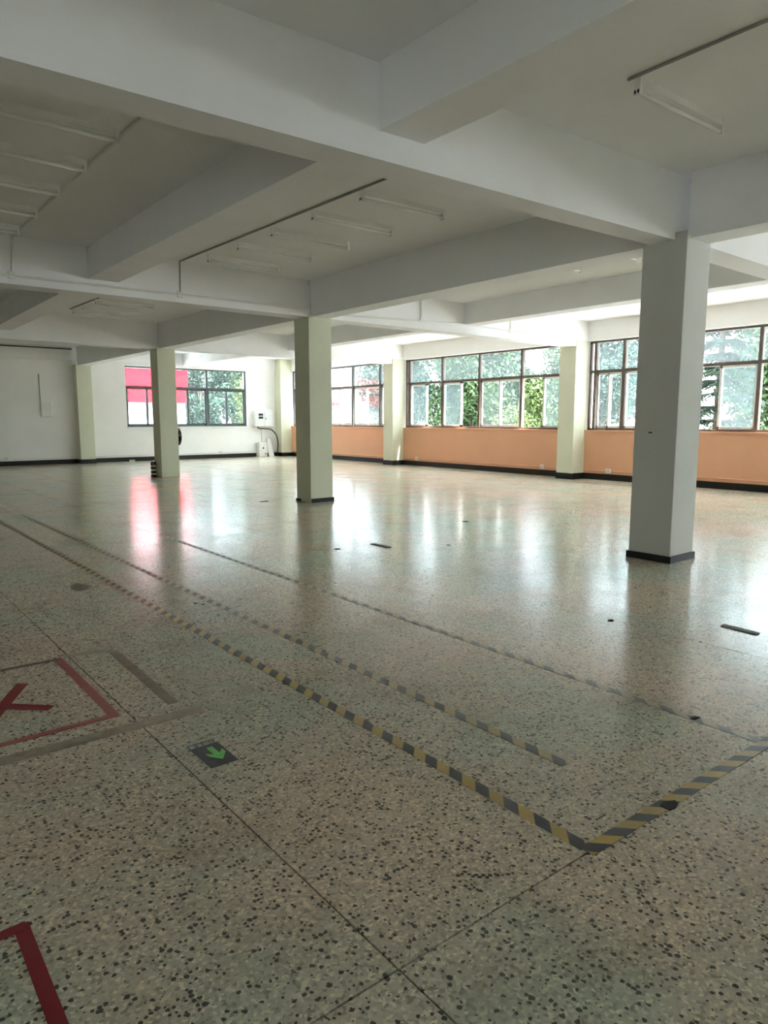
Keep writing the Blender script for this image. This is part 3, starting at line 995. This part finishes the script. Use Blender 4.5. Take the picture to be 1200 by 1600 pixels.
def conifer(x_, y_, h, r_, label):
    o = (x_, y_, GZ)
    root = empty('conifer', o, label, 'tree', 'trees outside the windows')
    MB().tube([(x_, y_, GZ), (x_, y_, GZ + h)], 0.13, 8, taper=0.02).build('trunk', 'bark', root, o, smooth=True)
    br, nd = MB(), MB()
    z = 0.9
    while z < h - 0.3:
        rr = r_ * (1 - z / h) ** 0.8
        for k in range(6):
            a = random.uniform(0, 2 * PI)
            L = rr * random.uniform(0.7, 1.1)
            d = Vector((math.cos(a), math.sin(a), 0))
            pts_ = [Vector((x_, y_, GZ + z)) + d * L * t + Vector((0, 0, 0.12 * L * t - 0.34 * L * t * t)) for t in (0, 0.35, 0.7, 1.0)]
            br.tube(pts_, 0.025, 5, taper=0.006)
            for s in range(34):
                t = random.uniform(0.15, 1.0)
                p = Vector((x_, y_, GZ + z)) + d * L * t + Vector((0, 0, 0.12 * L * t - 0.34 * L * t * t))
                side = Vector((-d.y, d.x, 0)) * random.choice((-1, 1))
                e = p + side * random.uniform(0.1, 0.32) + d * 0.12 + Vector((0, 0, random.uniform(-0.22, 0.02)))
                w_ = Vector((0, 0, 0.022))
                nd.add([p - w_, e - w_ * 0.4, e + w_ * 0.4, p + w_], [(0, 1, 2, 3)])
                f_ = d * 0.024
                nd.add([p - f_, e - f_ * 0.4, e + f_ * 0.4, p + f_], [(0, 1, 2, 3)])
        z += 0.32
    br.build('branches', 'bark', root, o)['kind'] = 'stuff'
    n_ = nd.build('needles', 'needle', root, o, recalc=False)
    n_['kind'] = 'stuff'


# beyond the long window wall
tree('leafy_tree', 18.9, 22.4, 5.5, bushy(5.2, 1.6), 15000, 0.095, 'leaf_teal', 'blue green leafy tree at the left end of the window of four panels')
tree('leafy_tree', 19.4, 18.6, 6.0, bushy(5.4, 1.7), 15000, 0.095, 'leaf_mid', 'mid green leafy tree behind the second panel of the window of four panels')
tree('leafy_tree', 23.0, 19.9, 5.5, bushy(5.4, 1.5), 7000, 0.10, 'leaf_mid', 'leafy tree with a thick trunk behind the third of the four panels', trunk_r=0.2)
tree('leafy_tree', 20.6, 15.5, 5.5, bushy(5.0, 1.35), 11000, 0.085, 'leaf_lime', 'yellow green tree behind the rightmost of the four panels')
tree('leafy_tree', 18.0, 12.0, 5.5, bushy(4.6, 1.1), 12000, 0.075, 'leaf_teal', 'dense blue green tree just right of the bright window pilaster')
tree('leafy_tree', 24.0, 14.0, 5.5, bushy(5.2, 1.7), 9000, 0.10, 'leaf_teal', 'leafy tree hidden mostly by the nearest column')
tree('leafy_tree', 27.5, 26.0, 6.5, bushy(6.6, 2.3), 13000, 0.14, 'leaf_teal', 'tall blue green tree far behind the first two of the four panels')
tree('leafy_tree', 26.0, 10.6, 6.0, bushy(5.6, 1.7), 9000, 0.12, 'leaf_mid', 'far green tree right of the conifer')
tree('shrub', 17.0, 14.2, 2.6, [(0, 0, 1.2, 0.6, 0.8, 1.0), (0.1, 0.5, 1.5, 0.6, 0.6, 0.9)], 4500, 0.06, 'leaf_lime', 'yellow green shrub low behind the rightmost of the four panels',
     0.05, 'shrubs outside the windows', 'shrub')
tree('shrub', 20.4, 9.4, 2.2, [(0, 0, 1.0, 0.7, 0.9, 0.9), (0.1, -0.6, 1.2, 0.6, 0.6, 0.7)], 4000, 0.06, 'leaf_mid', 'green shrub at the sill right of the nearest column',
     0.05, 'shrubs outside the windows', 'shrub')
tree('shrub', 20.0, 28.4, 2.6, [(0, 0, 1.6, 0.8, 1.1, 1.0), (0.2, 0.7, 2.2, 0.7, 0.8, 0.7)], 4500, 0.08, 'leaf_red', 'reddish shrub beside the middle column in the corner window',
     0.05, 'shrubs outside the windows', 'shrub')
tree('shrub', 18.2, 25.6, 2.0, [(0, 0, 0.9, 0.6, 0.9, 0.8)], 2500, 0.06, 'leaf_lime', 'small yellow green shrub under the grey roof in the corner window',
     0.05, 'shrubs outside the windows', 'shrub')
for k, (x_, y_) in enumerate(((21.5, 26.2), (22.6, 28.9), (23.4, 31.8))):
    tree('shrub', x_, y_, 1.9, [(0, 0, 1.0, 0.9, 1.0, 0.8), (0.1, 0.6, 1.4, 0.7, 0.7, 0.6)], 3500, 0.08, 'leaf_mid',
         'mid green shrub low in the corner window, %s of three' % ['rightmost', 'middle one', 'leftmost'][k], 0.05, 'shrubs outside the windows', 'shrub')
conifer(17.2, 8.15, 7.5, 1.35, 'dark conifer with drooping branches right of the nearest column')
# beyond the far window
tree('leafy_tree', 15.9, 28.4, 5.2, bushy(4.2, 1.25), 12000, 0.075, 'leaf_lime', 'yellow green tree at the right end of the far window')
tree('leafy_tree', 14.2, 31.6, 5.0, bushy(4.8, 1.0), 9000, 0.085, 'leaf_teal', 'blue green tree right of the red and white building')
tree('leafy_tree', 17.3, 31.2, 6.0, bushy(5.4, 1.4), 12000, 0.09, 'leaf_mid', 'mid green tree behind the yellow green one in the far window')
tree('leafy_tree', 18.5, 36.5, 6.0, bushy(5.6, 1.9), 11000, 0.11, 'leaf_teal', 'pale green tree far beyond the right half of the far window')


def building(name, x0, x1, y0, y1, z1, wall, label, roof=None, wins=()):
    o = ((x0 + x1) / 2, (y0 + y1) / 2, GZ)
    root = empty(name, o, label, 'building', 'buildings outside')
    MB().box(x0, x1, y0, y1, GZ, z1).build('walls', wall, root, o)
    for (fx, a, b, za, zb_) in wins:
        w = MB().box(fx - 0.04, fx + 0.02, a, b, za, zb_).build('window', 'out_glass', root, o)
    if roof:
        k = 0.4
        m = MB()
        ym = (y0 + y1) / 2
        m.add([(x0 - k, y0 - k, z1), (x1 + k, y0 - k, z1), (x1 + k, y1 + k, z1), (x0 - k, y1 + k, z1), (x0 - k, ym, z1 + roof), (x1 + k, ym, z1 + roof)],
              [(0, 1, 5, 4), (2, 3, 4, 5), (0, 4, 3), (1, 2, 5), (3, 2, 1, 0)])
        m.build('roof', 'roof_grey', root, o)
    return root, o


building('house', 27.0, 33.0, 33.0, 40.0, 1.9, 'out_pale', 'pale house with a dark grey roof in the corner window', roof=1.1,
         wins=[(27.0, 34.2, 35.2, 0.4, 1.4), (27.0, 37.0, 38.0, 0.4, 1.4)])
building('apartment_block', 36.0, 44.0, 29.5, 36.0, 11.0, 'out_grey', 'grey block of flats behind the third of the four panels',
         wins=[(36.0, 30.1 + 1.5 * k, 30.9 + 1.5 * k, 0.6 + 2.8 * j, 2.0 + 2.8 * j) for k in range(4) for j in range(3)])
gw = MB().box(24.0, 24.25, -6, 19, GZ, 0.9).build('garden_wall', 'brick_red')
tag(gw, 'low red boundary wall beyond the conifer at the sill', 'wall')

o = (3.0, 33.0, GZ)
r = empty('factory_building', o, 'white factory building with red cladding on top, beyond the far window', 'building', 'buildings outside')
MB().box(-12, 12.95, 30.2, 36, GZ, 3.42).build('walls', 'out_white', r, o)
for k in range(6):
    x1_ = 13.02 - 4.16 * k
    MB().box(x1_ - 4.14, x1_, 30.02, 30.2, 2.0, 3.45).build('cladding_panel', 'out_red', r, o)
MB().box(12.95, 13.02, 30.2, 36, 2.0, 3.45).build('cladding_panel', 'out_red', r, o)
